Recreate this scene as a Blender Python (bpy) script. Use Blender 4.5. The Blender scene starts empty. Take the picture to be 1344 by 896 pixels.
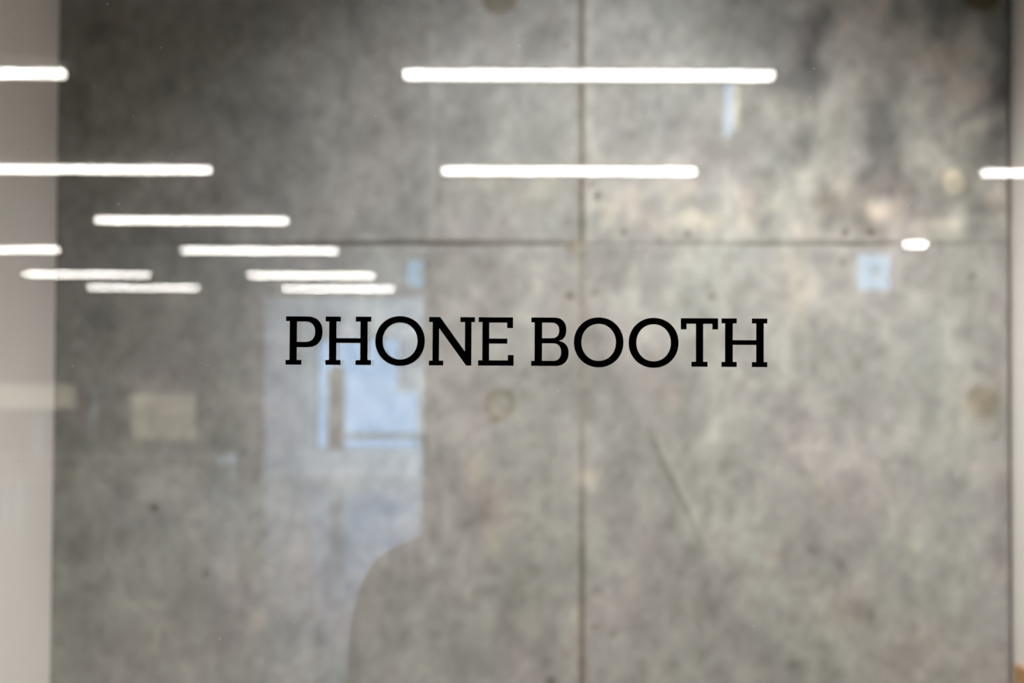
import bpy, bmesh, math, random
import numpy as np
from mathutils import Vector, Matrix
sc = bpy.context.scene
COL = sc.collection
R = math.radians

# ------------------------------------------------------------------ camera
F_PX = 1344 * 50 / 36.0
cam_d = bpy.data.cameras.new('camera')
cam = bpy.data.objects.new('camera', cam_d); COL.objects.link(cam)
cam_d.lens = 50; cam_d.sensor_width = 36; cam_d.clip_start = 0.02
CAM = Vector((0, 0, 1.5))
PITCH = math.atan(50 / F_PX); YAW = math.atan(20 / F_PX); ROLL = R(0.3)
rot = Matrix.Rotation(YAW, 3, 'Z') @ Matrix.Rotation(math.pi/2 + PITCH, 3, 'X') @ Matrix.Rotation(ROLL, 3, 'Z')
cam.location = CAM; cam.rotation_euler = rot.to_euler()
cam_d.dof.use_dof = True; cam_d.dof.focus_distance = 0.95; cam_d.dof.aperture_fstop = 6.2
sc.camera = cam

# ------------------------------------------------------------------ view, world (overcast blue sky outside the office windows)
sc.view_settings.view_transform = 'Standard'; sc.view_settings.look = 'None'
sc.view_settings.gamma = 1.0; sc.view_settings.use_curve_mapping = False
sc.view_settings.exposure = 0.0
sc.cycles.use_denoising = True; sc.cycles.use_adaptive_sampling = False
sc.cycles.max_bounces = 10; sc.cycles.transparent_max_bounces = 24
sc.cycles.sample_clamp_indirect = 0; sc.cycles.blur_glossy = 0.0
w = bpy.data.worlds.new('sky'); sc.world = w; w.use_nodes = True
w.node_tree.nodes['Background'].inputs[0].default_value = (0.34, 0.60, 1.0, 1)
w.node_tree.nodes['Background'].inputs[1].default_value = 8.4

# measured distances (metres) in front of the lens
GY = 0.95          # glass, office side
GT = 0.010         # glass thickness
WY = 2.67          # concrete wall
MIR = 2 * GY       # an office thing mirrored at distance D stands at y = MIR - D

def meas(px, py, yp):
    """point of the photograph -> point on the vertical plane y = yp (used for the lettering and the wall's marks)"""
    d = rot @ Vector(((px - 672) / F_PX, -(py - 448) / F_PX, -1))
    t = (yp - CAM.y) / d.y
    p = CAM + d * t
    return p.x, p.z
BX0 = meas(72, 450, WY)[0]; BX1 = meas(1332, 450, WY)[0]
BZ = 2.68          # booth ceiling
OZ = 2.735          # office ceiling

# the booth's two ceiling downlights
SPOTS = [(0.18, WY - 0.62, 52, 106, (.96, 0.98, 1.0), .94, (-.06, .26)), (0.34, WY - 1.04, 114, 117, (1.0, 0.972, 0.945), .81, (.09, .13))]
for sx_, sy_, en, an, co_, bl_, ti_ in SPOTS:
    ld = bpy.data.lights.new('booth_downlight_light', 'SPOT')
    ld.energy = en; ld.color = co_; ld.spot_size = R(an); ld.spot_blend = bl_; ld.shadow_soft_size = 0.04
    lo = bpy.data.objects.new('booth_downlight_light', ld); COL.objects.link(lo)
    lo.location = (sx_, sy_, BZ - 0.03)
    lo.rotation_euler = Vector((ti_[0], ti_[1], -1)).to_track_quat('-Z', 'Y').to_euler()
# area light added inside unseen corridor windows to brighten the far wall
ad = bpy.data.lights.new('added_daylight', 'AREA'); ad.shape = 'RECTANGLE'; ad.size = 6.8; ad.size_y = 2.2
ad.energy = 1700; ad.color = (0.60, 0.78, 1.0)
ao = bpy.data.objects.new('added_daylight', ad); COL.objects.link(ao)
ao.location = (0.05, MIR - 18.2, 1.4); ao.rotation_euler = (R(90), 0, R(90))

# ------------------------------------------------------------------ materials
def mat(name, color=(.5, .5, .5), rough=.6, metal=0, emit=None, es=0, noise=0.0, nscale=20, bump=0.0, spec=0.5):
    m = bpy.data.materials.new(name); m.use_nodes = True
    nt = m.node_tree; b = nt.nodes['Principled BSDF']
    b.inputs['Roughness'].default_value = rough; b.inputs['Metallic'].default_value = metal
    b.inputs['Specular IOR Level'].default_value = spec
    b.inputs['Base Color'].default_value = (*color, 1)
    if emit:
        b.inputs['Emission Color'].default_value = (*emit, 1); b.inputs['Emission Strength'].default_value = es
    if noise or bump:
        tc = nt.nodes.new('ShaderNodeTexCoord'); n = nt.nodes.new('ShaderNodeTexNoise')
        n.inputs['Scale'].default_value = nscale; n.inputs['Detail'].default_value = 5
        nt.links.new(tc.outputs['Object'], n.inputs['Vector'])
        if noise:
            r = nt.nodes.new('ShaderNodeValToRGB')
            r.color_ramp.elements[0].position = .3; r.color_ramp.elements[1].position = .7
            r.color_ramp.elements[0].color = (*[c * (1 - noise) for c in color], 1)
            r.color_ramp.elements[1].color = (*[min(1, c * (1 + noise)) for c in color], 1)
            nt.links.new(n.outputs['Fac'], r.inputs['Fac']); nt.links.new(r.outputs['Color'], b.inputs['Base Color'])
        if bump:
            bp = nt.nodes.new('ShaderNodeBump'); bp.inputs['Strength'].default_value = bump; bp.inputs['Distance'].default_value = .002
            nt.links.new(n.outputs['Fac'], bp.inputs['Height']); nt.links.new(bp.outputs['Normal'], b.inputs['Normal'])
    return m

def glass_mat(name):
    """clear architectural glass: Fresnel mirror over a clear transmission, so light passes both ways"""
    m = bpy.data.materials.new(name); m.use_nodes = True; nt = m.node_tree; nt.nodes.clear()
    out = nt.nodes.new('ShaderNodeOutputMaterial'); mx = nt.nodes.new('ShaderNodeMixShader')
    tr = nt.nodes.new('ShaderNodeBsdfTransparent'); gl = nt.nodes.new('ShaderNodeBsdfGlossy')
    fr = nt.nodes.new('ShaderNodeFresnel'); fr.inputs['IOR'].default_value = 1.52
    ge = nt.nodes.new('ShaderNodeNewGeometry'); ma = nt.nodes.new('ShaderNodeMix'); ma.data_type = 'FLOAT'
    # both faces of the slab mirror by the same law (the back face seen from inside the slab included)
    ma.inputs['A'].default_value = 1.52; ma.inputs['B'].default_value = 1 / 1.52
    nt.links.new(ge.outputs['Backfacing'], ma.inputs['Factor'])
    fr2 = fr
    nt.links.new(ma.outputs['Result'], fr2.inputs['IOR'])
    tr.inputs['Color'].default_value = (.985, .99, .985, 1)
    gl.inputs['Roughness'].default_value = 0.0
    nt.links.new(fr2.outputs['Fac'], mx.inputs['Fac']); nt.links.new(tr.outputs[0], mx.inputs[1]); nt.links.new(gl.outputs[0], mx.inputs[2])
    nt.links.new(mx.outputs[0], out.inputs['Surface'])
    return m

M = {}
M['white'] = mat('painted_plaster', (.90, .86, .82), .65, noise=.015, nscale=6, bump=.05)
M['booth_ceiling'] = mat('booth_ceiling_paint', (.16, .15, .14), .8, noise=.03, nscale=5)
M['black_ceiling'] = mat('office_ceiling_dark', (.026, .024, .022), .8, noise=.1, nscale=4)
M['dark_wall'] = mat('office_dark_paint', (.075, .070, .062), .7, noise=.05, nscale=3)
M['core'] = mat('office_core_paint', (.10, .095, .085), .7, noise=.06, nscale=3)
M['side'] = mat('office_side_paint', (.12, .115, .105), .7, noise=.04, nscale=3)
M['white_far'] = mat('corridor_paint', (.78, .78, .77), .6, noise=.03, nscale=2)
M['floor'] = mat('polished_floor', (.20, .20, .20), .22, noise=.12, nscale=3)
M['booth_floor'] = mat('booth_carpet', (.34, .31, .28), .9, noise=.2, nscale=60, bump=.3)
M['frame'] = mat('dark_aluminium', (.03, .03, .03), .4, metal=.6, noise=.05)
M['vinyl'] = mat('black_vinyl', (.0015, .0012, .0012), 1.0, spec=.0, noise=.02, nscale=100)
M['wood'] = mat('oak_veneer', (.48, .27, .12), .5, noise=.15, nscale=9)
M['lamp'] = mat('lamp_diffuser', (.9, .9, .88), .5, emit=(1.0, .965, .90), es=54)
M['lamp_body'] = mat('lamp_body', (.1, .1, .1), .5, metal=.2, noise=.03)
M['downlight'] = mat('downlight_diffuser', (.9, .9, .9), .5, emit=(1.0, .97, .92), es=70)
M['sign_blue'] = mat('sign_panel', (.7, .85, .95), .4, emit=(.26, .62, 1.0), es=4.8)
M['sign_green'] = mat('sign_pictogram', (.02, .30, .12), .4, emit=(.02, .5, .2), es=1.2)
M['cream'] = mat('cream_plastic', (.75, .70, .58), .5, emit=(1, .9, .7), es=.8)
M['screen'] = mat('lit_screen', (.05, .05, .05), .3, emit=(1.0, .90, .70), es=2.0)
M['desk'] = mat('desk_laminate', (.80, .79, .75), .4, noise=.02)
M['brown'] = mat('brown_board', (.10, .06, .03), .7, noise=.1)
M['glass'] = glass_mat('clear_glass')
M['cloth'] = mat('black_cloth', (.012, .012, .013), .9, noise=.2, nscale=80, bump=.3, spec=.1)
M['trouser'] = mat('dark_denim', (.015, .017, .025), .9, noise=.2, nscale=90, bump=.3, spec=.1)
M['skin'] = mat('skin', (.48, .30, .22), .5, noise=.05, nscale=30)
M['hair'] = mat('dark_hair', (.025, .017, .012), .6, noise=.3, nscale=120, bump=.5)
M['shoe'] = mat('black_leather', (.01, .01, .01), .4, noise=.1)
M['camera'] = mat('camera_black', (.008, .008, .008), .6, noise=.1, nscale=200)
M['eye'] = mat('eye', (.6, .58, .55), .2, noise=.02)
M['dust'] = mat('dust', (.75, .72, .68), .9, noise=.05)
M['metal'] = mat('brushed_steel', (.5, .5, .5), .35, metal=1, noise=.05)
M['blind'] = mat('grey_blind', (.42, .44, .47), .8, noise=.05, nscale=30)
M['outside'] = mat('outside_paving', (.35, .34, .33), .9, noise=.1, nscale=2)

# concrete: cloudy noise in nodes x marks with a shape of their own and some painted shade (attribute written below)
def concrete_mat():
    m = bpy.data.materials.new('cast_concrete'); m.use_nodes = True; nt = m.node_tree; b = nt.nodes['Principled BSDF']
    L = nt.links.new; N = nt.nodes.new
    tc = N('ShaderNodeTexCoord')
    def noise(scale, detail, sx=1, sz=1, off=0, dist=0.0, rough=.55):
        mp = N('ShaderNodeMapping'); mp.inputs['Scale'].default_value = (sx, 1, sz); mp.inputs['Location'].default_value = (off, off * .7, -off)
        n = N('ShaderNodeTexNoise'); n.inputs['Scale'].default_value = scale; n.inputs['Detail'].default_value = detail
        n.inputs['Distortion'].default_value = dist; n.inputs['Roughness'].default_value = rough
        L(tc.outputs['Object'], mp.inputs['Vector']); L(mp.outputs[0], n.inputs['Vector']); return n
    def mr(src, a, bb, lo, hi):
        r = N('ShaderNodeMapRange'); r.inputs['From Min'].default_value = a; r.inputs['From Max'].default_value = bb
        r.inputs['To Min'].default_value = lo; r.inputs['To Max'].default_value = hi; L(src, r.inputs['Value']); return r.outputs[0]
    def mul(a, bsock):
        x = N('ShaderNodeMath'); x.operation = 'MULTIPLY'; L(a, x.inputs[0]); L(bsock, x.inputs[1]); return x.outputs[0]
    n1 = noise(3.2, 3, 1.2, .8, 1.3)
    n2 = noise(9, 3, 1.1, .85, 4.1, .5, .55)
    n3 = noise(23, 2, 1.05, .9, 7.7, .6, .5)
    v = mul(mul(mr(n1.outputs['Fac'], .3, .7, .90, 1.09), mr(n2.outputs['Fac'], .3, .7, .85, 1.14)), mr(n3.outputs['Fac'], .3, .7, .90, 1.10))
    # hue drift between greenish grey and pinkish grey
    nh = noise(5.5, 3, 1.2, .7, 9.9)
    hr = N('ShaderNodeValToRGB'); hr.color_ramp.elements[0].position = .34; hr.color_ramp.elements[1].position = .66
    hr.color_ramp.elements[0].color = (.372, .374, .345, 1); hr.color_ramp.elements[1].color = (.392, .366, .350, 1)
    e = hr.color_ramp.elements.new(.5); e.color = (.380, .370, .348, 1)
    L(nh.outputs['Fac'], hr.inputs['Fac'])
    at = N('ShaderNodeAttribute'); at.attribute_name = 'stain_shade'
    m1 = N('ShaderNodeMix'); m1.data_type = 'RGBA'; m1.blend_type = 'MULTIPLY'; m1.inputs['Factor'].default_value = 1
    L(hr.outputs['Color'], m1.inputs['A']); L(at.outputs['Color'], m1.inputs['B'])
    cb = N('ShaderNodeCombineColor'); [L(v, cb.inputs[i]) for i in range(3)]
    m2 = N('ShaderNodeMix'); m2.data_type = 'RGBA'; m2.blend_type = 'MULTIPLY'; m2.inputs['Factor'].default_value = 1
    L(m1.outputs['Result'], m2.inputs['A']); L(cb.outputs[0], m2.inputs['B'])
    L(m2.outputs['Result'], b.inputs['Base Color'])
    b.inputs['Roughness'].default_value = .75; b.inputs['Specular IOR Level'].default_value = .25
    bp = N('ShaderNodeBump'); bp.inputs['Strength'].default_value = .25; bp.inputs['Distance'].default_value = .003
    L(n3.outputs['Fac'], bp.inputs['Height']); L(bp.outputs['Normal'], b.inputs['Normal'])
    return m
M['concrete'] = concrete_mat()

# ------------------------------------------------------------------ helpers
def link(o, parent=None):
    COL.objects.link(o)
    if parent: o.parent = parent
    return o
def from_bm(name, bm, m, parent=None, smooth=False):
    me = bpy.data.meshes.new(name); bmesh.ops.recalc_face_normals(bm, faces=bm.faces); bm.to_mesh(me); bm.free()
    me.materials.append(M[m] if isinstance(m, str) else m)
    if smooth:
        for p in me.polygons: p.use_smooth = True
    return link(bpy.data.objects.new(name, me), parent)
def add_box(bm, lo_, hi_, bev=0, segs=2):
    r = bmesh.ops.create_cube(bm, size=1)
    vs = r['verts']
    for v in vs:
        v.co = Vector([(lo_[i] + hi_[i]) / 2 + v.co[i] * (hi_[i] - lo_[i]) for i in range(3)])
    if bev:
        es = list({e for v in vs for e in v.link_edges})
        bmesh.ops.bevel(bm, geom=es, offset=bev, segments=segs, affect='EDGES', profile=.5)
def add_cyl(bm, p0, p1, r0, r1=None, seg=32):
    p0 = Vector(p0); p1 = Vector(p1); r1 = r0 if r1 is None else r1
    q = (p1 - p0).to_track_quat('Z', 'Y').to_matrix().to_4x4()
    bmesh.ops.create_cone(bm, cap_ends=True, segments=seg, radius1=r0, radius2=r1, depth=(p1 - p0).length,
                          matrix=Matrix.Translation((p0 + p1) / 2) @ q)
def box(name, lo_, hi_, m, parent=None, bev=0):
    bm = bmesh.new(); add_box(bm, lo_, hi_, bev); return from_bm(name, bm, m, parent)
def empty(name, loc, label, cat, group=None, rz=0):
    o = bpy.data.objects.new(name, None); COL.objects.link(o); o.location = loc; o.rotation_euler = (0, 0, rz)
    o['label'] = label; o['category'] = cat
    if group: o['group'] = group
    o.empty_display_size = .1
    return o
def tag(o, label, cat, group=None, kind=None):
    o['label'] = label; o['category'] = cat
    if group: o['group'] = group
    if kind: o['kind'] = kind
    return o
def struct(o, label, cat='wall'):
    o['kind'] = 'structure'; o['label'] = label; o['category'] = cat; return o
def copy_tree(root, loc, label, rz=0):
    r = root.copy(); COL.objects.link(r); r.location = loc; r.rotation_euler = (0, 0, rz); r['label'] = label
    for ch in root.children:
        c = ch.copy(); COL.objects.link(c); c.parent = r
        for g in ch.children:
            d = g.copy(); COL.objects.link(d); d.parent = c
    return r

# ------------------------------------------------------------------ concrete wall of the booth
def lattice(nx, nz, sx, sz, seed):
    """smooth value noise on a grid, cells of sx by sz samples"""
    rg = np.random.RandomState(seed); gx, gz = int(nx / sx) + 3, int(nz / sz) + 3
    g = rg.rand(gz, gx)
    x = np.arange(nx) / sx; z = np.arange(nz) / sz
    xi = x.astype(int); zi = z.astype(int); fx = x - xi; fz = z - zi
    fx = fx * fx * (3 - 2 * fx); fz = (fz * fz * (3 - 2 * fz))[:, None]
    a = g[zi][:, xi] * (1 - fx) + g[zi][:, xi + 1] * fx
    b = g[zi + 1][:, xi] * (1 - fx) + g[zi + 1][:, xi + 1] * fx
    return a * (1 - fz) + b * fz
STEP = 0.006
nx = int(round((BX1 - BX0) / STEP)) + 1; nz = int(round(BZ / STEP)) + 1
xs = np.linspace(BX0, BX1, nx); zs = np.linspace(0, BZ, nz)
X, Z = np.meshgrid(xs, zs)
K = F_PX / WY
PXg = 692 + X * K + (1.5 - Z) * 0; PYg = 498 - (Z - 1.5) * K          # wall measured in photograph units
PXg = PXg + (448 - PYg) * 0.0052 + (PXg - 672) * 0.0; 
PYg = PYg + (PXg - 672) * 0.0052
wob = (lattice(nx, nz, 6, 6, 11) - .5) * 10 + (lattice(nx, nz, 14, 14, 12) - .5) * 14
wob2 = (lattice(nx, nz, 6, 6, 13) - .5) * 10 + (lattice(nx, nz, 14, 14, 14) - .5) * 14
S = np.ones((nz, nx, 3)); DY = np.zeros((nz, nx))
def blend(mask, rgb):
    global S
    m3 = np.clip(mask, 0, 1)[..., None]; S = S * (1 - m3) + S * np.array(rgb) * m3
def blob(cx, cy, rx, ry, rgb, a=1.0, hard=1.0, ang=0, wb=1.0):
    """a stained or shaded patch centred at cx, cy, radii rx, ry"""
    dx = PXg + wob * wb - cx; dy = PYg + wob2 * wb - cy
    if ang:
        c, s = math.cos(R(ang)), math.sin(R(ang)); dx, dy = dx * c + dy * s, -dx * s + dy * c
    d2 = (dx / rx) ** 2 + (dy / ry) ** 2
    blend(np.exp(-d2 ** hard * .9) * a, rgb)
def line(x0, y0, x1, y1, wd, rgb, a=1.0, wb=.15, fray=0.0, seed=3):
    dx, dy = x1 - x0, y1 - y0; l2 = dx * dx + dy * dy
    qx = PXg + wob * wb; qy = PYg + wob2 * wb
    t = np.clip(((qx - x0) * dx + (qy - y0) * dy) / l2, 0, 1)
    d = np.hypot(qx - x0 - t * dx, qy - y0 - t * dy)
    m_ = np.exp(-(d / wd) ** 2) * a
    if fray: m_ = m_ * (1 - fray + fray * 1.6 * lattice(nx, nz, 9, 9, seed))
    blend(m_, rgb)
CREAM = (1.52, 1.43, 1.29); PALE = (1.38, 1.37, 1.34); DARK = (.50, .48, .46); BROWN = (.72, .62, .50); RUST = (.80, .62, .45); PINK = (1.15, 1.03, .98)
# upper right panel: strong clouding of pale laitance over darker paste
c1 = lattice(nx, nz, 13, 16, 21) * .6 + lattice(nx, nz, 6, 8, 22) * .4
zone = 1 / (1 + np.exp(-(PXg - 1000) / 45)) * 1 / (1 + np.exp((PYg - 312) / 6))
blend(zone * np.clip((.55 - c1) * 4.5, 0, 1), (.56, .56, .575))
blend(zone * np.clip((c1 - .52) * 4.0, 0, 1), (1.34, 1.31, 1.28))
zone2 = np.exp(-((PYg - 268) / 42) ** 2) * (PYg < 318) / (1 + np.exp(-(PXg - 775) / 12))
c2 = lattice(nx, nz, 9, 9, 31) * .6 + lattice(nx, nz, 4, 4, 32) * .4
blend(zone2 * np.clip((c2 - .42) * 4, 0, 1), (1.36, 1.30, 1.22))
c4 = lattice(nx, nz, 7, 9, 43) * .5 + lattice(nx, nz, 3.5, 4.2, 44) * .5
c5 = lattice(nx, nz, 2.2, 2.8, 45) * .6 + lattice(nx, nz, 4.4, 5, 46) * .4
# large clouding over the lower panels
c3 = lattice(nx, nz, 40, 55, 41) * .5 + lattice(nx, nz, 15, 18, 42) * .5
blend(np.clip((.5 - c3) * 2.4, 0, 1) * .8, (.76, .76, .75))
blend(np.clip((c4 - .52) * 3.2, 0, 1) * .42, (1.22, 1.21, 1.18)); blend(np.clip((.47 - c4) * 3.2, 0, 1) * .5, (.77, .77, .75))
blend(np.clip((c5 - .54) * 4, 0, 1) * .5, (1.2, 1.19, 1.17)); blend(np.clip((.44 - c5) * 4, 0, 1) * .58, (.76, .76, .74))
blend(.34 / (1 + np.exp((PXg - 330) / 30)) / (1 + np.exp((PYg - 640) / 40)), (.62, .62, .62))  # left side darkened above the lower part, painted in for the light's falloff
# dark band and streaks upper left, broad patches painting in the left side's shade
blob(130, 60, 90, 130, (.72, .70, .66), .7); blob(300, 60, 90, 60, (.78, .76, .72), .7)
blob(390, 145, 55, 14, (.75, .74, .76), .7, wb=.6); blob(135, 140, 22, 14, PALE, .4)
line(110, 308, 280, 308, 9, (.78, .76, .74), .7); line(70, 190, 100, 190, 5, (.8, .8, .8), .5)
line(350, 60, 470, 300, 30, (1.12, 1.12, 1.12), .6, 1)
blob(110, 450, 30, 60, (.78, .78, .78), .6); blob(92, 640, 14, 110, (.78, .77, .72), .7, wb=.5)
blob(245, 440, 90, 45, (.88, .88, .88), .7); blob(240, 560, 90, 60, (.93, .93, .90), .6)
# diagonal dark patches upper right
line(1080, 20, 1060, 130, 13, (.62, .62, .64), .9, 1.2); line(1255, 160, 1328, 118, 12, (.60, .60, .62), .85, .5)
line(1262, 176, 1325, 150, 9, (1.30, 1.28, 1.24), .8, .5); blob(1178, 215, 9, 22, (.60, .58, .56), .8, wb=.5)
line(1330, 150, 1330, 290, 7, (.55, .52, .50), .5); blob(1085, 262, 16, 12, (.60, .58, .55), .9, wb=.7)
blob(1253, 238, 15, 17, (1.85, 1.75, 1.5), .95, 3, wb=.2); blob(1160, 275, 26, 18, CREAM, .85, wb=1.2)
blob(1010, 255, 20, 18, PALE, .9, wb=1.2); blob(915, 288, 40, 13, CREAM, .8, wb=1); blob(800, 275, 12, 22, CREAM, .7, wb=.8)
line(1235, 290, 1330, 285, 8, PALE, .7, .6); line(1265, 120, 1300, 110, 10, PINK, .6, .8)
blob(1245, 70, 30, 16, BROWN, .4); blob(940, 30, 14, 20, DARK, .35); blob(960, 140, 18, 30, PALE, .3)
# vertical runs
line(568, 0, 568, 320, 3.0, PALE, .55, .15, .5, 51); line(945, 330, 938, 730, 8, PALE, .38, .5, .5, 52); line(952, 120, 958, 330, 6, PALE, .35, .5, .6, 53)
line(866, 574, 926, 712, 5.0, (1.30, 1.29, 1.25), .85, .3); line(850, 560, 922, 712, 4.5, (.66, .66, .64), .8, .3)
line(1100, 330, 1095, 420, 22, PALE, .25, 1, .6, 54); line(1250, 470, 1270, 600, 20, PALE, .2, 1)
for i, (x, y) in enumerate([(620, 380), (700, 350), (830, 360), (880, 380), (1030, 400), (690, 390)]):
    line(x, y, x + 3, y + 70, 9, PALE, .28, .8, .5, 60 + i)
# cream and pinkish patches
for (x, y, rx, ry, c, a) in [(627, 612, 9, 18, CREAM, .75), (648, 705, 13, 20, CREAM, .6), (643, 655, 20, 18, PINK, .7), (776, 630, 13, 9, CREAM, .85), (776, 643, 8, 10, PALE, .8),
        (1046, 392, 12, 38, CREAM, .55), (1034, 340, 16, 30, CREAM, .3), (885, 520, 12, 14, CREAM, .35), (340, 820, 14, 12, CREAM, .45), (1197, 718, 10, 9, CREAM, .5), (1033, 695, 7, 12, CREAM, .4), (1018, 728, 12, 10, PINK, .6),
        (897, 800, 8, 12, CREAM, .4), (300, 490, 16, 40, PALE, .4), (1078, 640, 10, 14, RUST, .25), (1100, 800, 40, 30, PINK, .5), (1210, 840, 40, 30, PINK, .4), (925, 810, 22, 40, PALE, .3),
        (700, 250, 30, 20, CREAM, .35), (640, 238, 35, 12, CREAM, .4), (720, 240, 18, 8, CREAM, .4), (560, 255, 40, 20, PALE, .25), (660, 60, 30, 25, PALE, .2), (1070, 590, 16, 12, PALE, .4), (1242, 608, 14, 12, PALE, .4),
        (1060, 130, 12, 10, CREAM, .3), (450, 130, 40, 60, PALE, .25), (1130, 800, 18, 14, DARK, .35), (1070, 720, 8, 8, DARK, .55), (1107, 743, 7, 6, DARK, .5), (1045, 770, 9, 7, DARK, .4), (1037, 872, 6, 6, DARK, .5), (1000, 750, 14, 9, DARK, .25),
        (1187, 612, 14, 7, DARK, .35), (615, 690, 12, 7, DARK, .5), (680, 670, 9, 8, DARK, .45), (735, 705, 14, 7, DARK, .35), (705, 745, 14, 8, DARK, .4), (697, 628, 7, 5, DARK, .55), (660, 830, 30, 12, DARK, .2), (720, 835, 9, 9, DARK, .45),
        (560, 690, 14, 20, DARK, .25), (700, 690, 50, 60, (.88, .88, .86), .6), (742, 590, 30, 20, (.9, .9, .9), .5), (690, 790, 40, 60, (.88, .87, .84), .6), (815, 660, 26, 20, (.88, .87, .86), .6), (860, 700, 40, 30, (.88, .88, .87), .6),
        (1290, 480, 12, 8, DARK, .5), (1254, 482, 12, 8, DARK, .3), (1310, 740, 14, 20, DARK, .3), (1315, 770, 8, 8, DARK, .35), (1318, 620, 12, 30, DARK, .25), (1040, 560, 60, 30, (.95, .95, .95), .6), (1116, 520, 16, 30, (.88, .87, .87), .6),
        (200, 480, 40, 20, (.86, .86, .86), .5), (130, 415, 50, 24, (.80, .80, .80), .5), (260, 660, 24, 8, (.85, .85, .82), .5), (300, 640, 18, 18, (.85, .85, .82), .5), (350, 760, 10, 30, (.88, .88, .85), .5), (215, 730, 10, 22, (.92, .96, .94), .6)]:
    blob(x, y, rx, ry, c, a)
# bug holes: dark dot stained and pitted
holes = [(202, 667, 5.5, .95), (271, 752, 4, .8), (785, 256, 4.5, .95), (776, 241, 3.5, .6), (819, 305, 4.5, .8), (902, 307, 4.0, .9), (1109, 305, 5, .8), (1144, 305, 5.5, .8), (746, 388, 5, .7), (780, 385, 5, .55),
         (750, 392, 4, .5), (765, 238, 3.5, .5), (1276, 362, 6, .6), (1105, 343, 6, .5), (933, 390, 5, .5), (744, 57, 5, .5), (742, 25, 5, .3), (1237, 45, 5, .4), (780, 822, 5, .5), (722, 893, 7, .8), (556, 575, 5, .5), (1302, 575, 5, .5), (800, 688, 6, .3), (783, 775, 7, .4), (803, 830, 7, .4), (350, 700, 5, .3)]
for (x, y, r_, a) in holes:
    blob(x, y, r_, r_, (.33, .29, .24), a, 1.6, wb=.12)
    d = np.hypot(PXg - x, PYg - y); DY += np.exp(-(d / r_) ** 2) * .004 * a
for i in range(110):
    rr = random.Random(900 + i); x = rr.uniform(80, 1320); y = rr.uniform(-180, 1050)
    blob(x, y, rr.uniform(3, 8), rr.uniform(3, 8), (.68, .67, .65), rr.uniform(.15, .5), 1, wb=.5)
# tie holes: 631 px apart across, 533 px apart up
for (cx, cy, a) in [(656, 530, 1.0), (656, -4, .9), (1287, 527, .55), (1291, -6, 1.1), (656, 1063, 1), (1287, 1063, 1)]:
    d = np.hypot(PXg + wob * .2 - cx, PYg + wob2 * .2 - cy)
    blend(np.exp(-((d - 17) / 4.0) ** 2) * .62 * a, (.66, .60, .52)); blend(np.exp(-(d / 21) ** 6) * .55 * a, (.92, .86, .74))
    DY += (.0012 if cx > 1000 else .0022) * (1 / (1 + np.exp((d - 17) / 1.5)))
    if cx > 1000: blob(cx, cy, 24, 26, (.80, .70, .54), .75, wb=.4); blob(cx + 6, cy - 4, 14, 10, (.7, .68, .62), .6)
blob(652, -2, 24, 16, (.5, .45, .38), .7, 2, wb=.2); blob(1290, -4, 26, 18, (.5, .46, .36), .8, 2, wb=.2)
blob(648, 551, 8, 5, (.55, .52, .44), .8, wb=.2)
# joints between the formwork panels
jx = 763 + (lattice(nx, nz, 400, 12, 71) - .5) * 2.2
dv = np.abs(PXg - jx); gl = 1 / (1 + np.exp((dv - 3.2) / .9))
strength = .50 + .28 * (PYg < 318) + .5 / (1 + np.exp(-(PYg - 700) / 30)) - .35 * np.exp(-((PYg - 470) / 110) ** 2)
strength = np.clip(strength * 1.3 * (.7 + .6 * lattice(nx, nz, 400, 10, 72)), 0, 1)
blend(gl * strength, (.42, .38, .34)); DY += gl * .003 * (.3 + strength)
blend(np.exp(-((PXg - 763) / 9) ** 2) * .35 * (lattice(nx, nz, 5, 9, 73)), (1.12, .98, .86))
blend(np.exp(-((PXg - 775) / 6) ** 2) * .5 * (PYg < 318), PALE)
jy = 319.5 + (lattice(nx, nz, 12, 400, 74) - .5) * 2.5
dh = np.abs(PYg - jy); gh = 1 / (1 + np.exp((dh - 3.0) / .9))
along = np.interp(PXg, [70, 150, 330, 380, 520, 560, 600, 660, 740, 760, 790, 950, 1000, 1060, 1130, 1170, 1330], [.15, .2, .35, .8, 1, 1, .95, .7, .6, .35, .25, .35, .6, .6, .6, .3, .15])
along = along * (.75 + .5 * lattice(nx, nz, 10, 400, 75))
blend(gh * np.clip(along * 1.15, 0, 1), (.27, .25, .22)); DY += gh * .004 * along
blend(np.exp(-((PYg - 312) / 6) ** 2) * .3 * along, (1.18, 1.17, 1.15))
blob(758, 322, 11, 7, (1.25, 1.18, 1.05), .8, wb=.3); blob(748, 326, 7, 4, (.7, .6, .5), .8, 1, wb=.2)
DY += .035 * (X > BX1 - .010)          # open shadow gap beside the right wall
blob(1200, 450, 80, 60, (.84, .84, .85), .7)
DY += (lattice(nx, nz, 20, 20, 81) - .5) * .0012
verts = np.stack([X, WY + DY, Z], -1).reshape(-1, 3)
idx = np.arange(nx * nz).reshape(nz, nx)
faces = np.stack([idx[:-1, :-1], idx[:-1, 1:], idx[1:, 1:], idx[1:, :-1]], -1).reshape(-1, 4).tolist()
n0 = len(verts)
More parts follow.
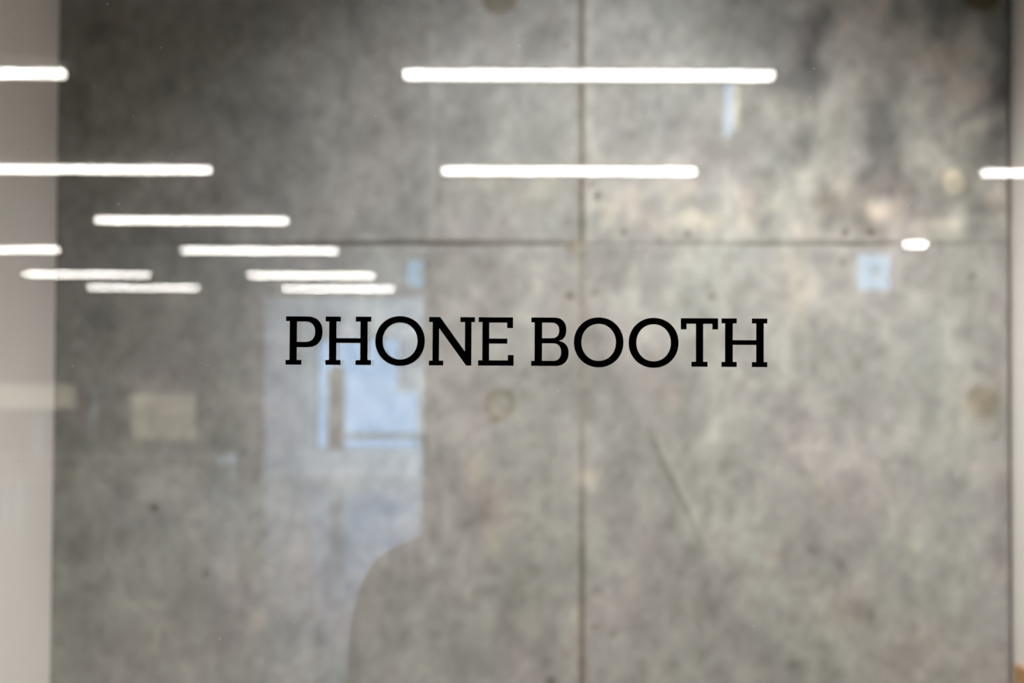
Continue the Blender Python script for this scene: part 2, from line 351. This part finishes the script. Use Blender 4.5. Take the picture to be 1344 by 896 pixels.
# sides and back, so that the wall is a solid 200 mm slab
bk = np.array([[BX0, WY + .2, 0], [BX1, WY + .2, 0], [BX1, WY + .2, BZ], [BX0, WY + .2, BZ]])
verts = np.vstack([verts, bk])
bot = idx[0, :].tolist(); top = idx[-1, :].tolist(); lef = idx[:, 0].tolist(); rig = idx[:, -1].tolist()
faces += [[n0, n0 + 3, n0 + 2, n0 + 1], bot[::-1] + [n0, n0 + 1], top + [n0 + 2, n0 + 3], lef + [n0 + 3, n0], rig[::-1] + [n0 + 1, n0 + 2]]
me = bpy.data.meshes.new('wall_back'); me.from_pydata(verts.tolist(), [], faces); me.update()
ca = me.color_attributes.new('stain_shade', 'FLOAT_COLOR', 'POINT')
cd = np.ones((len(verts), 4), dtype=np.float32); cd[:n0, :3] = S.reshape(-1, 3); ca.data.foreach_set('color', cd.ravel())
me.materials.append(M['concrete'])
for p in me.polygons[:len(faces) - 5]: p.use_smooth = True
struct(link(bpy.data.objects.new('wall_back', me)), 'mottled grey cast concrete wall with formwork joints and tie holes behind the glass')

# ------------------------------------------------------------------ booth shell
GZ = 2.30; GX0, GX1 = -.72, .72
struct(box('wall_left', (BX0 - .10, GY + .05, 0), (BX0, WY + .2, BZ), 'white'), 'plain white wall at the left end of the booth')
struct(box('wall_right', (BX1, GY + .05, 0), (BX1 + .10, WY + .2, BZ), 'white'), 'plain white wall at the right end of the booth')
wz = meas(1339, 873, WY - .03)[1]
struct(box('trim_1', (BX1 - .008, GY + .06, 0), (BX1, WY - .012, wz), 'wood', bev=.002), 'light oak panel on the lower part of the right wall', 'panel')
struct(box('ceiling', (BX0 - .1, GY + .05, BZ), (BX1 + .1, WY + .2, BZ + .1), 'booth_ceiling'), 'grey ceiling over the booth', 'ceiling')
struct(box('floor', (-9.2, -19.92, -.1), (7.2, WY + .2, 0), 'floor'), 'polished grey office floor', 'floor')
box_f = struct(box('trim_2', (BX0, GY + .06, 0), (BX1 - .008, WY - .006, .012), 'booth_floor'), 'grey carpet in the booth', 'carpet')

# glass front: real slab, dark frame around it
gb = bmesh.new(); add_box(gb, (GX0, GY, .03), (GX1, GY + GT, GZ))
struct(from_bm('window_1', gb, 'glass'), 'clear glass front of the booth reflecting the office', 'window')
fb = bmesh.new()
add_box(fb, (GX0 - .05, GY - .015, 0), (GX0, GY + .045, GZ + .04)); add_box(fb, (GX1, GY - .015, 0), (GX1 + .05, GY + .045, GZ + .04))
add_box(fb, (GX0, GY - .015, GZ), (GX1, GY + .045, GZ + .04)); add_box(fb, (GX0, GY - .015, 0), (GX1, GY + .045, .03))
struct(from_bm('trim_3', fb, 'frame'), 'slim dark aluminium frame around the booth glass', 'frame')
wf = bmesh.new()
add_box(wf, (-9.0, GY, 0), (GX0 - .05, GY + .05, BZ)); add_box(wf, (GX1 + .05, GY, 0), (7.0, GY + .05, BZ)); add_box(wf, (GX0 - .05, GY, GZ + .04), (GX1 + .05, GY + .05, BZ))
struct(from_bm('wall_front', wf, 'side'), 'office wall around the booth glass')

# booth downlight fixture
for (sx_, sy_, en, an, co_, bl_, ti_), where in zip(SPOTS, ('nearer the concrete wall', 'nearer the glass')):
    dl = empty('recessed_downlight', (sx_, sy_, BZ), 'round recessed downlight in the booth ceiling ' + where, 'ceiling light')
    b_ = bmesh.new()
    for k_ in range(32):
        a0, a1 = k_ * math.tau / 32, (k_ + 1) * math.tau / 32
        for (r0, z0, r1, z1) in ((.045, 0, .062, -.004), (.062, -.004, .062, 0), (.045, 0, .038, .0)):
            q = [b_.verts.new((r * math.cos(a), r * math.sin(a), z)) for r, z, a in ((r0, z0, a0), (r1, z1, a0), (r1, z1, a1), (r0, z0, a1))]
            b_.faces.new(q)
    from_bm('trim_ring', b_, 'metal', dl, True)
    b_ = bmesh.new(); add_cyl(b_, (0, 0, -.003), (0, 0, 0), .038); from_bm('diffuser', b_, 'desk', dl)

# ------------------------------------------------------------------ lettering on the glass (slab serif, 32 mm capitals)
def Lx(z, px): return (360 + px / 4.0727) if z == 1 else (680 + px / 3.84)
CAPB, CAPT = 480.0, 416.4
def curve_arc(cx, cy, rx, ry, a0, a1, n=24):
    return [(cx + rx * math.cos(R(a0 + (a1 - a0) * i / n)), cy + ry * math.sin(R(a0 + (a1 - a0) * i / n))) for i in range(n + 1)]
def sup(cx, cy, rx, ry, a0, a1, n=28, p=2.25):
    out = []
    for i in range(n + 1):
        t = R(a0 + (a1 - a0) * i / n); c, s = math.cos(t), math.sin(t)
        out.append((cx + rx * math.copysign(abs(c) ** (2 / p), c), cy + ry * math.copysign(abs(s) ** (2 / p), s)))
    return out
# outlines: x in the measured units of each crop, y from 0 (baseline) to 260 (cap height)
def h_shape(a, b, c, d, e, f, g, h, sh):
    # left serif a..b, stem c..d, right stem e..f, right serif g..h
    return [[(a, 0), (b, 0), (b, 27), (d, 27), (d, 118), (e, 118), (e, 27), (g, 27), (g, 0), (h, 0), (h, 27), (f, 27), (f, 233), (h, 233), (h, 260), (g, 260), (g, 233), (e, 233), (e, 144), (d, 144), (d, 233), (b, 233), (b, 260), (a, 260), (a, 233), (c, 233), (c, 27), (a, 27)]]
LET = []
LET.append((1, 'P', [[(61, 0), (146, 0), (146, 26), (121, 26), (121, 94)] + sup(176, 177, 82, 83, -90, 90)[0:] + [(62, 260), (62, 234), (82, 234), (82, 26), (61, 26)],
                     [(121, 123), (121, 232)] + sup(166, 177.5, 52, 54.5, 90, -90)]))
LET.append((1, 'H', h_shape(274, 355, 293, 332, 460, 499, 435, 518, 0)))
LET.append((1, 'O', [sup(672.5, 130, 132.5, 134, 0, 360, 72, 2.05)[:-1], sup(672.5, 130, 93, 99, 0, 360, 72, 2.05)[:-1]]))
LET.append((1, 'N', [[(827, 0), (904, 0), (904, 26), (881, 26), (881, 200), (1026, 0), (1054, 0), (1054, 233), (1072, 233), (1072, 260), (994, 260), (994, 233), (1019, 233), (1019, 76), (886, 260), (827, 260), (827, 233), (846, 233), (846, 26), (827, 26)]]))
LET.append((1, 'E', [[(1090, 0), (1280, 0), (1280, 58), (1249, 58), (1249, 29), (1149, 29), (1149, 118), (1246, 118), (1246, 146), (1149, 146), (1149, 231), (1244, 231), (1244, 202), (1276, 202), (1276, 260), (1092, 260), (1092, 234), (1112, 234), (1112, 29), (1090, 29)]]))
k = 260 / 244.0
LET.append((2, 'B', [[(66, 0)] + [(170, 0)] + sup(188, 71, 67, 71, -90, 0, 14) + sup(188, 71, 67, 66, 0, 62, 10)[1:] + [(206, 136)] + sup(183, 194, 60, 66, -52, 0, 10) + sup(183, 194, 60, 66, 0, 90, 14)[1:] + [(66, 260), (66, 233), (83, 233), (83, 27), (66, 27)],
                     [(121, 28), (121, 121), (170, 121)] + sup(178, 74.5, 39, 46.5, 90, -90, 24) ,
                     [(121, 149), (121, 232), (165, 232)] + sup(170, 190.5, 37, 41.5, 90, -90, 24)]))
LET.append((2, 'O', [sup(406, 128, 125, 134, 0, 360, 72, 2.05)[:-1], sup(406, 128, 87, 99, 0, 360, 72, 2.05)[:-1]]))
LET.append((2, 'O', [sup(683, 127, 126, 134, 0, 360, 72, 2.05)[:-1], sup(683, 127, 87, 99, 0, 360, 72, 2.05)[:-1]]))
LET.append((2, 'T', [[(874, 0), (955, 0), (955, 27), (933, 27), (933, 230), (979, 230), (979, 200), (1008, 200), (1008, 260), (820, 260), (820, 200), (849, 200), (849, 230), (896, 230), (896, 27), (874, 27)]]))
LET.append((2, 'H', h_shape(1025, 1102, 1043, 1082, 1200, 1238, 1178, 1256, 0)))
lx0, lz0 = meas(690, CAPB, GY); _, lz1 = meas(690, CAPT, GY)
sign = empty('vinyl_lettering', (lx0, GY, lz0), 'black slab serif lettering reading PHONE BOOTH stuck on the glass', 'lettering')
for (z, ch, polys) in LET:
    pts0 = []
    cu = bpy.data.curves.new('letter', 'CURVE'); cu.dimensions = '2D'; cu.fill_mode = 'BOTH'; cu.extrude = .00012
    for poly in polys:
        sp = cu.splines.new('POLY'); sp.points.add(len(poly) - 1); sp.use_cyclic_u = True
        for i, (ux, uy) in enumerate(poly):
            px = Lx(z, ux); py = CAPB - uy / 260 * (CAPB - CAPT)
            x_ = meas(px, 448 + 0.0052 * 0, GY)[0]
            sp.points[i].co = (x_ - lx0, (lz1 - lz0) * uy / 260, 0, 1)
    tmp = bpy.data.objects.new('t', cu); COL.objects.link(tmp)
    dg = bpy.context.evaluated_depsgraph_get(); dg.update()
    me = bpy.data.meshes.new_from_object(tmp.evaluated_get(dg)); bpy.data.objects.remove(tmp)
    me.transform(Matrix.Rotation(math.pi / 2, 4, 'X')); me.materials.clear(); me.materials.append(M['vinyl']); me.name = 'letter'
    o = link(bpy.data.objects.new('letter', me), sign); o.location = (0, -.00014, 0); o['label'] = 'black letter ' + ch

# dust on the glass
db = bmesh.new(); rr = random.Random(5)
spots = [(141, 5), (281, 25), (215, 73), (123, 115), (175, 152), (80, 186), (156, 268), (225, 203), (548, 25), (682, 60), (1068, 90), (95, 480), (273, 479), (128, 772), (55, 798), (268, 619), (20, 50), (1230, 90), (450, 3), (186, 237), (640, 68)]
for i in range(26): spots.append((rr.uniform(20, 1330), rr.uniform(5, 890)))
for i, (px, py) in enumerate(spots):
    x_, z_ = meas(px, py, GY); s = rr.uniform(.00018, .00038); a = rr.uniform(0, 3.1)
    el = 3.5 if i in (0, 6, 13, 16) else rr.uniform(1, 1.8)
    mt = Matrix.Translation((x_, GY - .0001, z_)) @ Matrix.Rotation(a, 4, 'Y') @ Matrix.Diagonal((s * el, .0001, s, 1))
    bmesh.ops.create_icosphere(db, subdivisions=1, radius=1, matrix=mt)
tag(from_bm('dust_specks', db, 'dust'), 'tiny pale dust specks scattered on the glass', 'dust', kind='stuff')

# ------------------------------------------------------------------ office behind the camera
YF = MIR - 19.7; YB = MIR - 21.7
xl = (345 - 692) / F_PX * 19.7
struct(box('wall_rear', (-9, YF - .15, 0), (xl, YF, OZ), 'dark_wall'), 'dark painted wall at the far end of the office')
struct(box('wall_side', (-9.1, YB - .1, 0), (-9, GY, OZ), 'side'), 'grey wall along the left side of the office')
struct(box('ceiling_office', (-9.1, YB - .1, OZ), (7.1, GY, OZ + .1), 'black_ceiling'), 'dark ceiling of the open office', 'ceiling')
# right side wall; unseen tall windows added beyond the core for daylight
rw = bmesh.new()
for (a, b) in ((GY, -11.9),): add_box(rw, (7, b - .8, 0), (7.1, a, OZ))
struct(from_bm('wall_side_right', rw, 'side'), 'grey wall along the right side of the office')
bx = 0.10
cw = bmesh.new()
add_box(cw, (bx, YB, 0), (bx + .15, -12.7, .25)); add_box(cw, (bx, YB, 2.55), (bx + .15, -12.7, OZ))
for yy in (-12.7, -15.0, -17.4, YB + .15): add_box(cw, (bx, yy - .15, .25), (bx + .15, yy, 2.55))
add_box(cw, (2.60, -12.70, 0), (7.0, -12.55, OZ))
struct(from_bm('wall_corridor', cw, 'white_far'), 'white wall beside the corridor with unseen tall windows added for daylight')
# far wall of the corridor with its window opening
wx0 = (415 - 692) / F_PX * 21.7; wx1 = (551 - 692) / F_PX * 21.7; wz0 = 1.5 - (591 - 498) / F_PX * 21.7; wz1 = 1.5 + (498 - 443) / F_PX * 21.7
fw = bmesh.new()
add_box(fw, (-9, YB - .12, 0), (wx0, YB, OZ)); add_box(fw, (wx1, YB - .12, 0), (bx, YB, OZ))
add_box(fw, (wx0, YB - .12, 0), (wx1, YB, wz0)); add_box(fw, (wx0, YB - .12, wz1), (wx1, YB, OZ))
struct(from_bm('wall_end', fw, 'white_far'), 'pale daylit wall at the end of the corridor around a window')
wn = bmesh.new(); mz = 1.5 - (573 - 498) / F_PX * 21.7
add_box(wn, (wx0, YB - .08, wz0), (wx0 + .03, YB - .02, wz1)); add_box(wn, (wx1 - .03, YB - .08, wz0), (wx1, YB - .02, wz1))
add_box(wn, (wx0 + .03, YB - .08, wz1 - .03), (wx1 - .03, YB - .02, wz1)); add_box(wn, (wx0 + .03, YB - .08, wz0), (wx1 - .03, YB - .02, wz0 + .02))
add_box(wn, (wx0 + .17, YB - .08, mz - .035), (wx1 - .03, YB - .02, mz + .035))
o = struct(from_bm('window_2', wn, 'frame'), 'bright far window seen as a pale blue reflection', 'window')
box('pane', (wx0 + .03, YB - .055, wz0 + .02), (wx1 - .03, YB - .045, wz1 - .03), 'glass', o)
box('roller_blind', ((522 - 692) / F_PX * 21.7, YB - .015, 1.5 - .2), (wx1 - .02, YB - .005, wz1 - .02), 'blind', o)
px0 = (431 - 692) / F_PX * 22.6; px1 = (453 - 692) / F_PX * 22.6
b_ = bmesh.new(); pr = (px1 - px0) / 2; pcx = (px0 + px1) / 2
add_cyl(b_, (pcx, YB - .9, 0), (pcx, YB - .9, 1.58), pr)
bmesh.ops.create_uvsphere(b_, u_segments=24, v_segments=12, radius=pr, matrix=Matrix.Translation((pcx, YB - .9, 1.58)))
tag(from_bm('pillar', b_, 'brown', smooth=True), 'brown round-topped pillar standing outside the far window', 'pillar')
struct(box('ground', (-9, YB - 3.5, -.1), (9, YB - .12, 0), 'outside'), 'paving outside the far window', 'ground')
# core block
cx0 = (555 - 692) / F_PX * 10.0
struct(box('wall_core', (cx0, MIR - 14.6, 0), (2.60, MIR - 10.0, OZ), 'core'), 'dark block of service rooms in the middle of the office')

# linear ceiling lamps, 1.5 m long
def make_lamp(loc, label):
    r = empty('linear_lamp', loc, label, 'ceiling lamp', 'linear lamps on the office ceiling')
    box('housing', (-.70, -.018, -.016), (.70, .018, 0), 'lamp_body', r)
    b_ = bmesh.new(); add_box(b_, (-.73, -.027, -.040), (.73, .027, -.016), .008, 3); from_bm('diffuser', b_, 'lamp', r, True)
    return r
rows = {5.6: 'row nearest the glass', 8.2: 'second row from the glass', 10.85: 'third row from the glass', 13.4: 'fourth row from the glass', 16.6: 'fifth row from the glass', 19.05: 'row at the far end'}
cols = {-7.9: 'fifth', -5.17: 'outer left', -2.535: 'left', .238: 'middle', 3.36: 'right'}
lamp0 = None
for cxx, cn in cols.items():
    for D, rn in rows.items():
        if cxx == .238 and D > 9: continue
        if cxx > 3 and D > 9: continue
        if cxx == -7.9 and D > 16: continue
        lb = 'glowing white linear ceiling lamp, %s, %s column' % (rn, cn if cn != 'fifth' else 'outermost left')
        xx = cxx - (.045 if cxx < 0 and D < 12 else 0)
        if lamp0 is None: lamp0 = make_lamp((xx, MIR - D, OZ), lb)
        else: copy_tree(lamp0, (xx, MIR - D, OZ), lb)
# small round light
r = empty('round_lamp', ((1201 - 692) / F_PX * 12.6, MIR - 12.6, OZ), 'small round white ceiling light beside the dark block', 'ceiling lamp')
b_ = bmesh.new(); add_cyl(b_, (0, 0, -.012), (0, 0, 0), .105); from_bm('housing', b_, 'lamp_body', r)
b_ = bmesh.new(); add_cyl(b_, (0, 0, -.03), (0, 0, -.012), .09, .095); from_bm('diffuser', b_, 'downlight', r)

# exit signs (running figure)
def figure(bm, s, y):
    def q(pts):
        vs = [bm.verts.new((x * s, y, z * s)) for x, z in pts]
        vb = [bm.verts.new((x * s, y - .002, z * s)) for x, z in pts]
        bm.faces.new(vs); bm.faces.new(vb[::-1])
        n = len(pts)
        for i in range(n): bm.faces.new((vs[i], vs[(i + 1) % n], vb[(i + 1) % n], vb[i]))
    q([(.05 + .055 * math.cos(t * math.tau / 12), .27 + .055 * math.sin(t * math.tau / 12)) for t in range(12)])
    q([(-.07, .0), (.06, -.02), (.08, .18), (-.03, .20)]); q([(.06, .18), (.16, .08), (.24, .12), (.23, .07), (.15, .02), (.05, .12)])
    q([(-.03, .18), (-.15, .17), (-.20, .06), (-.16, .05), (-.12, .13), (-.03, .12)])
    q([(.06, 0), (.16, -.08), (.12, -.25), (.06, -.24), (.10, -.1), (-.02, -.02)]); q([(-.07, .02), (-.10, -.12), (-.26, -.14), (-.26, -.19), (-.05, -.17), (0, -.0)])
def exit_sign(loc, wdt, hgt, label, rod, rz=0, fs=.5):
    r = empty('exit_sign', loc, label, 'exit sign', rz=rz)
    b_ = bmesh.new(); add_box(b_, (-wdt / 2, -.015, -hgt / 2), (wdt / 2, .015, hgt / 2), .006); from_bm('panel', b_, 'sign_blue', r)
    b_ = bmesh.new(); figure(b_, wdt * fs * 2, .018); from_bm('pictogram', b_, 'sign_green', r)
    if rod:
        b_ = bmesh.new(); add_cyl(b_, (0, 0, hgt / 2), (0, 0, OZ - loc[2]), .006, seg=12); from_bm('rod', b_, 'metal', r)
    return r
def at(px, py, D): return ((px - 692) / F_PX * D, MIR - D, 1.5 - (py - 498 - (px - 672) * .0052) / F_PX * D)
exit_sign(at(551, 359, 14.1), .25, .25, 'pale blue exit sign half hidden behind the dark block', True, fs=.36)
exit_sign(at(1147, 357, 9.96), .225, .25, 'pale blue exit sign with green figure on the dark block', False, fs=.30)
# hanging guide sign seen nearly edge-on
hx, hy, hz_ = at(961, 140, 5.85)
r = empty('hanging_sign', (hx, hy, hz_), 'narrow hanging sign seen almost edge-on with a blue face', 'sign', rz=R(90))
b_ = bmesh.new(); add_box(b_, (-.11, -.014, -.10), (.11, .014, .10), .003); from_bm('panel', b_, 'cream', r)
b_ = bmesh.new(); add_box(b_, (-.105, .0145, -.112), (.105, .019, .10)); from_bm('blue_face', b_, 'sign_blue', r)
b_ = bmesh.new(); add_cyl(b_, (0, 0, .10), (0, 0, OZ - hz_), .005, seg=12); from_bm('rod', b_, 'metal', r)

# desks and monitors
def make_desk(loc, label):
    r = empty('office_desk', loc, label, 'desk', 'white office desks')
    box('desktop', (-1.1, -.4, .72), (1.1, .4, .75), 'desk', r, .003)
    box('modesty_panel', (-1.0, .30, .50), (1.0, .32, .72), 'desk', r)
    for sx in (-1.04, 1.04):
        for sy in (-.34, .34):
            b_ = bmesh.new(); add_box(b_, (sx - .025, sy - .025, 0), (sx + .025, sy + .025, .72), .003); from_bm('leg', b_, 'metal', r)
    return r
d0 = make_desk((-3.95, MIR - 13.6, 0), 'white office desk under the right monitor')
copy_tree(d0, (-6.17, MIR - 13.6, 0), 'white office desk under the left monitor')
def make_monitor(loc, label, wd, z0, z1):
    r = empty('monitor', loc, label, 'monitor')
    b_ = bmesh.new(); add_box(b_, (-wd / 2, -.02, z0), (wd / 2, .0, z1), .006); from_bm('casing', b_, 'brown', r)
    box('screen', (-wd / 2 + .01, .0005, z0 + .01), (wd / 2 - .01, .003, z1 - .01), 'screen', r)
    b_ = bmesh.new(); add_box(b_, (-.03, -.05, .01), (.03, -.02, z0 + .1)); from_bm('stand', b_, 'metal', r)
    b_ = bmesh.new(); add_box(b_, (-.12, -.12, 0), (.12, .08, .01), .002); from_bm('foot', b_, 'metal', r)
    return r
make_monitor(((214 - 692) / F_PX * 13.4, MIR - 13.4, .75), 'computer monitor with a pale cream screen near the end of the desk', .63, .16, .61)
make_monitor(((44 - 692) / F_PX * 13.4, MIR - 13.4, .75), 'wide low computer monitor with a pale cream screen further left', .78, .44, .69)

bx_ = at(116, 540, 13.5)
b_ = bmesh.new(); add_box(b_, (bx_[0] - .04, bx_[1] - .12, .751), (bx_[0] + .04, bx_[1] + .12, 1.41), .01)
add_box(b_, (bx_[0] - .03, bx_[1] + .12, .95), (bx_[0] + .03, bx_[1] + .124, 1.15))
tag(from_bm('box_file_tower', b_, 'brown'), 'dark brown upright box standing on the desk beside the left monitor', 'box')
# ------------------------------------------------------------------ photographer, mirrored in the glass
def skin(name, nodes, edges, m, parent=None, root=0, sub=2):
    me = bpy.data.meshes.new(name); me.from_pydata([n[:3] for n in nodes], edges, [])
    o = bpy.data.objects.new(name, me); COL.objects.link(o)
    md = o.modifiers.new('s', 'SKIN'); md.use_smooth_shade = True
    sv = me.skin_vertices[0].data
    for i, n in enumerate(nodes):
        sv[i].radius = (n[3], n[4] if len(n) > 4 else n[3]); sv[i].use_root = (i == root)
    ms = o.modifiers.new('d', 'SUBSURF'); ms.levels = sub; ms.render_levels = sub
    dg = bpy.context.evaluated_depsgraph_get(); dg.update()
    m2 = bpy.data.meshes.new_from_object(o.evaluated_get(dg)); bpy.data.objects.remove(o)
    m2.materials.clear(); m2.materials.append(M[m]); m2.name = name
    for p in m2.polygons: p.use_smooth = True
    return link(bpy.data.objects.new(name, m2), parent)
PY = -.20
def side(s):
    # s = -1: her left arm supports the lens, s = +1: her right arm holds the grip
    hand = (-.035, -.045, 1.435) if s < 0 else (.085, -.055, 1.475)
    return hand
nodes = [(0, PY - .02, .90, .115, .09), (0, PY - .02, 1.02, .10, .08), (0, PY - .01, 1.12, .105, .085), (0, PY - .01, 1.19, .075, .065), (0, PY, 1.29, .047, .047), (0, PY, 1.36, .045, .047),
         (0, PY + .01, 1.42, .058, .074), (0, PY, 1.485, .070, .090), (0, PY - .005, 1.545, .060, .076)]
edges = [(i, i + 1) for i in range(8)]
def add(n, par):
    nodes.append(n); edges.append((par, len(nodes) - 1)); return len(nodes) - 1
add((0, PY + .115, 1.495, .009), 7)        # nose
for s in (-1, 1): add((s * .078, PY - .005, 1.495, .008, .014), 7)   # ears
for s in (-1, 1):
    hx, hy, hz = side(s)
    a = add((s * .165, PY, 1.215, .047), 3); a = add((s * .205, PY + .015, 1.09, .042), a); a = add((s * .195, PY + .05, .985 + .06, .036), a)
    ex, ey, ez = s * .20, PY + .07, 1.03
    a = add((ex, ey, ez, .036), a)
    a = add(((ex + hx) / 2, (ey + hy) / 2 - .01, (ez + hz) / 2 - .03, .030), a)
    a = add((hx + s * .035, hy - .03, hz - .065, .021), a)
    p = add((hx + s * .012, hy - .012, hz - .03, .026, .016), a)
    for f in range(4):
        ox = (f - 1.5) * .019
        if s < 0: j = [(hx + ox, hy + .01, hz - .018), (hx + ox * 1.0, hy + .028, hz + .0), (hx + ox * .95, hy + .030, hz + .018 + .004 * (f % 2))]
        else: j = [(hx + .012, hy + .02, hz - .022 + f * .019), (hx + .006, hy + .044, hz - .022 + f * .0185), (hx - .014, hy + .046, hz - .021 + f * .018 + .002 * (f % 2))]
        q = p
        for i, c in enumerate(j): q = add((*c, (.0088, .0082, .0072)[i]), q)
    q = p
    th = [(hx - .04, hy - .005, hz - .02), (hx - .052, hy + .012, hz - .002), (hx - .05, hy + .016, hz + .018)] if s < 0 else [(hx - .02, hy - .016, hz - .01), (hx - .034, hy - .012, hz + .008), (hx - .045, hy - .010, hz + .012)]
    for i, c in enumerate(th): q = add((*c, (.0105, .0095, .008)[i]), q)
for s in (-1, 1):
    a = add((s * .09, PY - .02, .84, .085), 0); a = add((s * .10, PY - .01, .66, .072), a); a = add((s * .10, PY, .47, .052), a)
    a = add((s * .105, PY - .02, .32, .050), a); a = add((s * .105, PY - .03, .10, .032), a); a = add((s * .11, PY - .01, .045, .030), a); add((s * .125, PY + .11, .03, .030, .02), a)
body = skin('person', nodes, edges, 'skin')
tag(body, 'person in dark clothes holding a camera up to the face, mirrored in the glass', 'person')
# clothing
jn = [(0, PY - .02, .88, .145, .115), (0, PY - .02, 1.02, .125, .10), (0, PY - .01, 1.12, .13, .105), (0, PY - .01, 1.19, .085, .08), (0, PY, 1.275, .056, .056)]
je = [(0, 1), (1, 2), (2, 3), (3, 4)]
for s in (-1, 1):
    hx, hy, hz = side(s); b0 = len(jn)
    jn += [(s * .150, PY, 1.205, .072), (s * .200, PY, 1.192, .066), (s * .222, PY + .015, 1.10, .048), (s * .212, PY + .06, 1.02, .050), ((s * .20 + hx) / 2 + s * .01, (PY + .07 + hy) / 2 - .01, (1.03 + hz) / 2 - .03, .042), (hx + s * .045, hy - .035, hz - .085, .031)]
    je += [(3, b0)] + [(b0 + q_, b0 + q_ + 1) for q_ in range(5)]
skin('jacket', jn, je, 'cloth', body)
tn = [(0, PY - .02, .92, .125, .10)]; te = []
for s in (-1, 1):
    b0 = len(tn)
    tn += [(s * .09, PY - .02, .82, .098), (s * .10, PY - .01, .66, .086), (s * .10, PY, .47, .066), (s * .105, PY - .02, .30, .062), (s * .105, PY - .03, .09, .055)]
    te += [(0, b0)] + [(b0 + i, b0 + i + 1) for i in range(4)]
skin('trousers', tn, te, 'trouser', body)
for s in (-1, 1):
    skin('shoe', [(s * .108, PY - .06, .045, .042), (s * .11, PY, .045, .045, .042), (s * .118, PY + .07, .036, .044, .030), (s * .125, PY + .14, .030, .038, .024)], [(0, 1), (1, 2), (2, 3)], 'shoe', body)
skin('hair', [(0, PY - .045, 1.568, .066, .068), (0, PY + .015, 1.592, .048, .032), (0, PY - .075, 1.52, .075, .05), (0, PY - .075, 1.42, .062, .038), (0, PY - .07, 1.35, .045, .028)], [(0, 1), (0, 2), (2, 3), (3, 4)], 'hair', body)
for s in (-1, 1):
    b_ = bmesh.new(); bmesh.ops.create_uvsphere(b_, u_segments=16, v_segments=10, radius=.012, matrix=Matrix.Translation((s * .031, PY + .082, 1.515)))
    from_bm('eye', b_, 'eye', body, True)
# hand-held camera; its lens is where the photograph was taken from
hc = empty('camera_body', (0, -.042, 1.455), 'black camera with a lens held by the person', 'camera')
b_ = bmesh.new(); add_box(b_, (-.068, -.035, 0), (.068, .0, .085), .008, 3); from_bm('body', b_, 'camera', hc)
b_ = bmesh.new(); add_box(b_, (-.022, -.04, .08), (.022, .0, .108), .006, 3); from_bm('viewfinder', b_, 'camera', hc)
b_ = bmesh.new(); add_cyl(b_, (0, -.002, .045), (0, .036, .045), .034, .032, 40); from_bm('lens', b_, 'camera', hc, False)
b_ = bmesh.new(); add_box(b_, (.04, -.005, .0), (.068, .014, .08), .006, 3); from_bm('grip', b_, 'camera', hc)
b_ = bmesh.new(); add_cyl(b_, (.052, .004, .08), (.052, .004, .088), .006, seg=16); from_bm('shutter_button', b_, 'metal', hc)
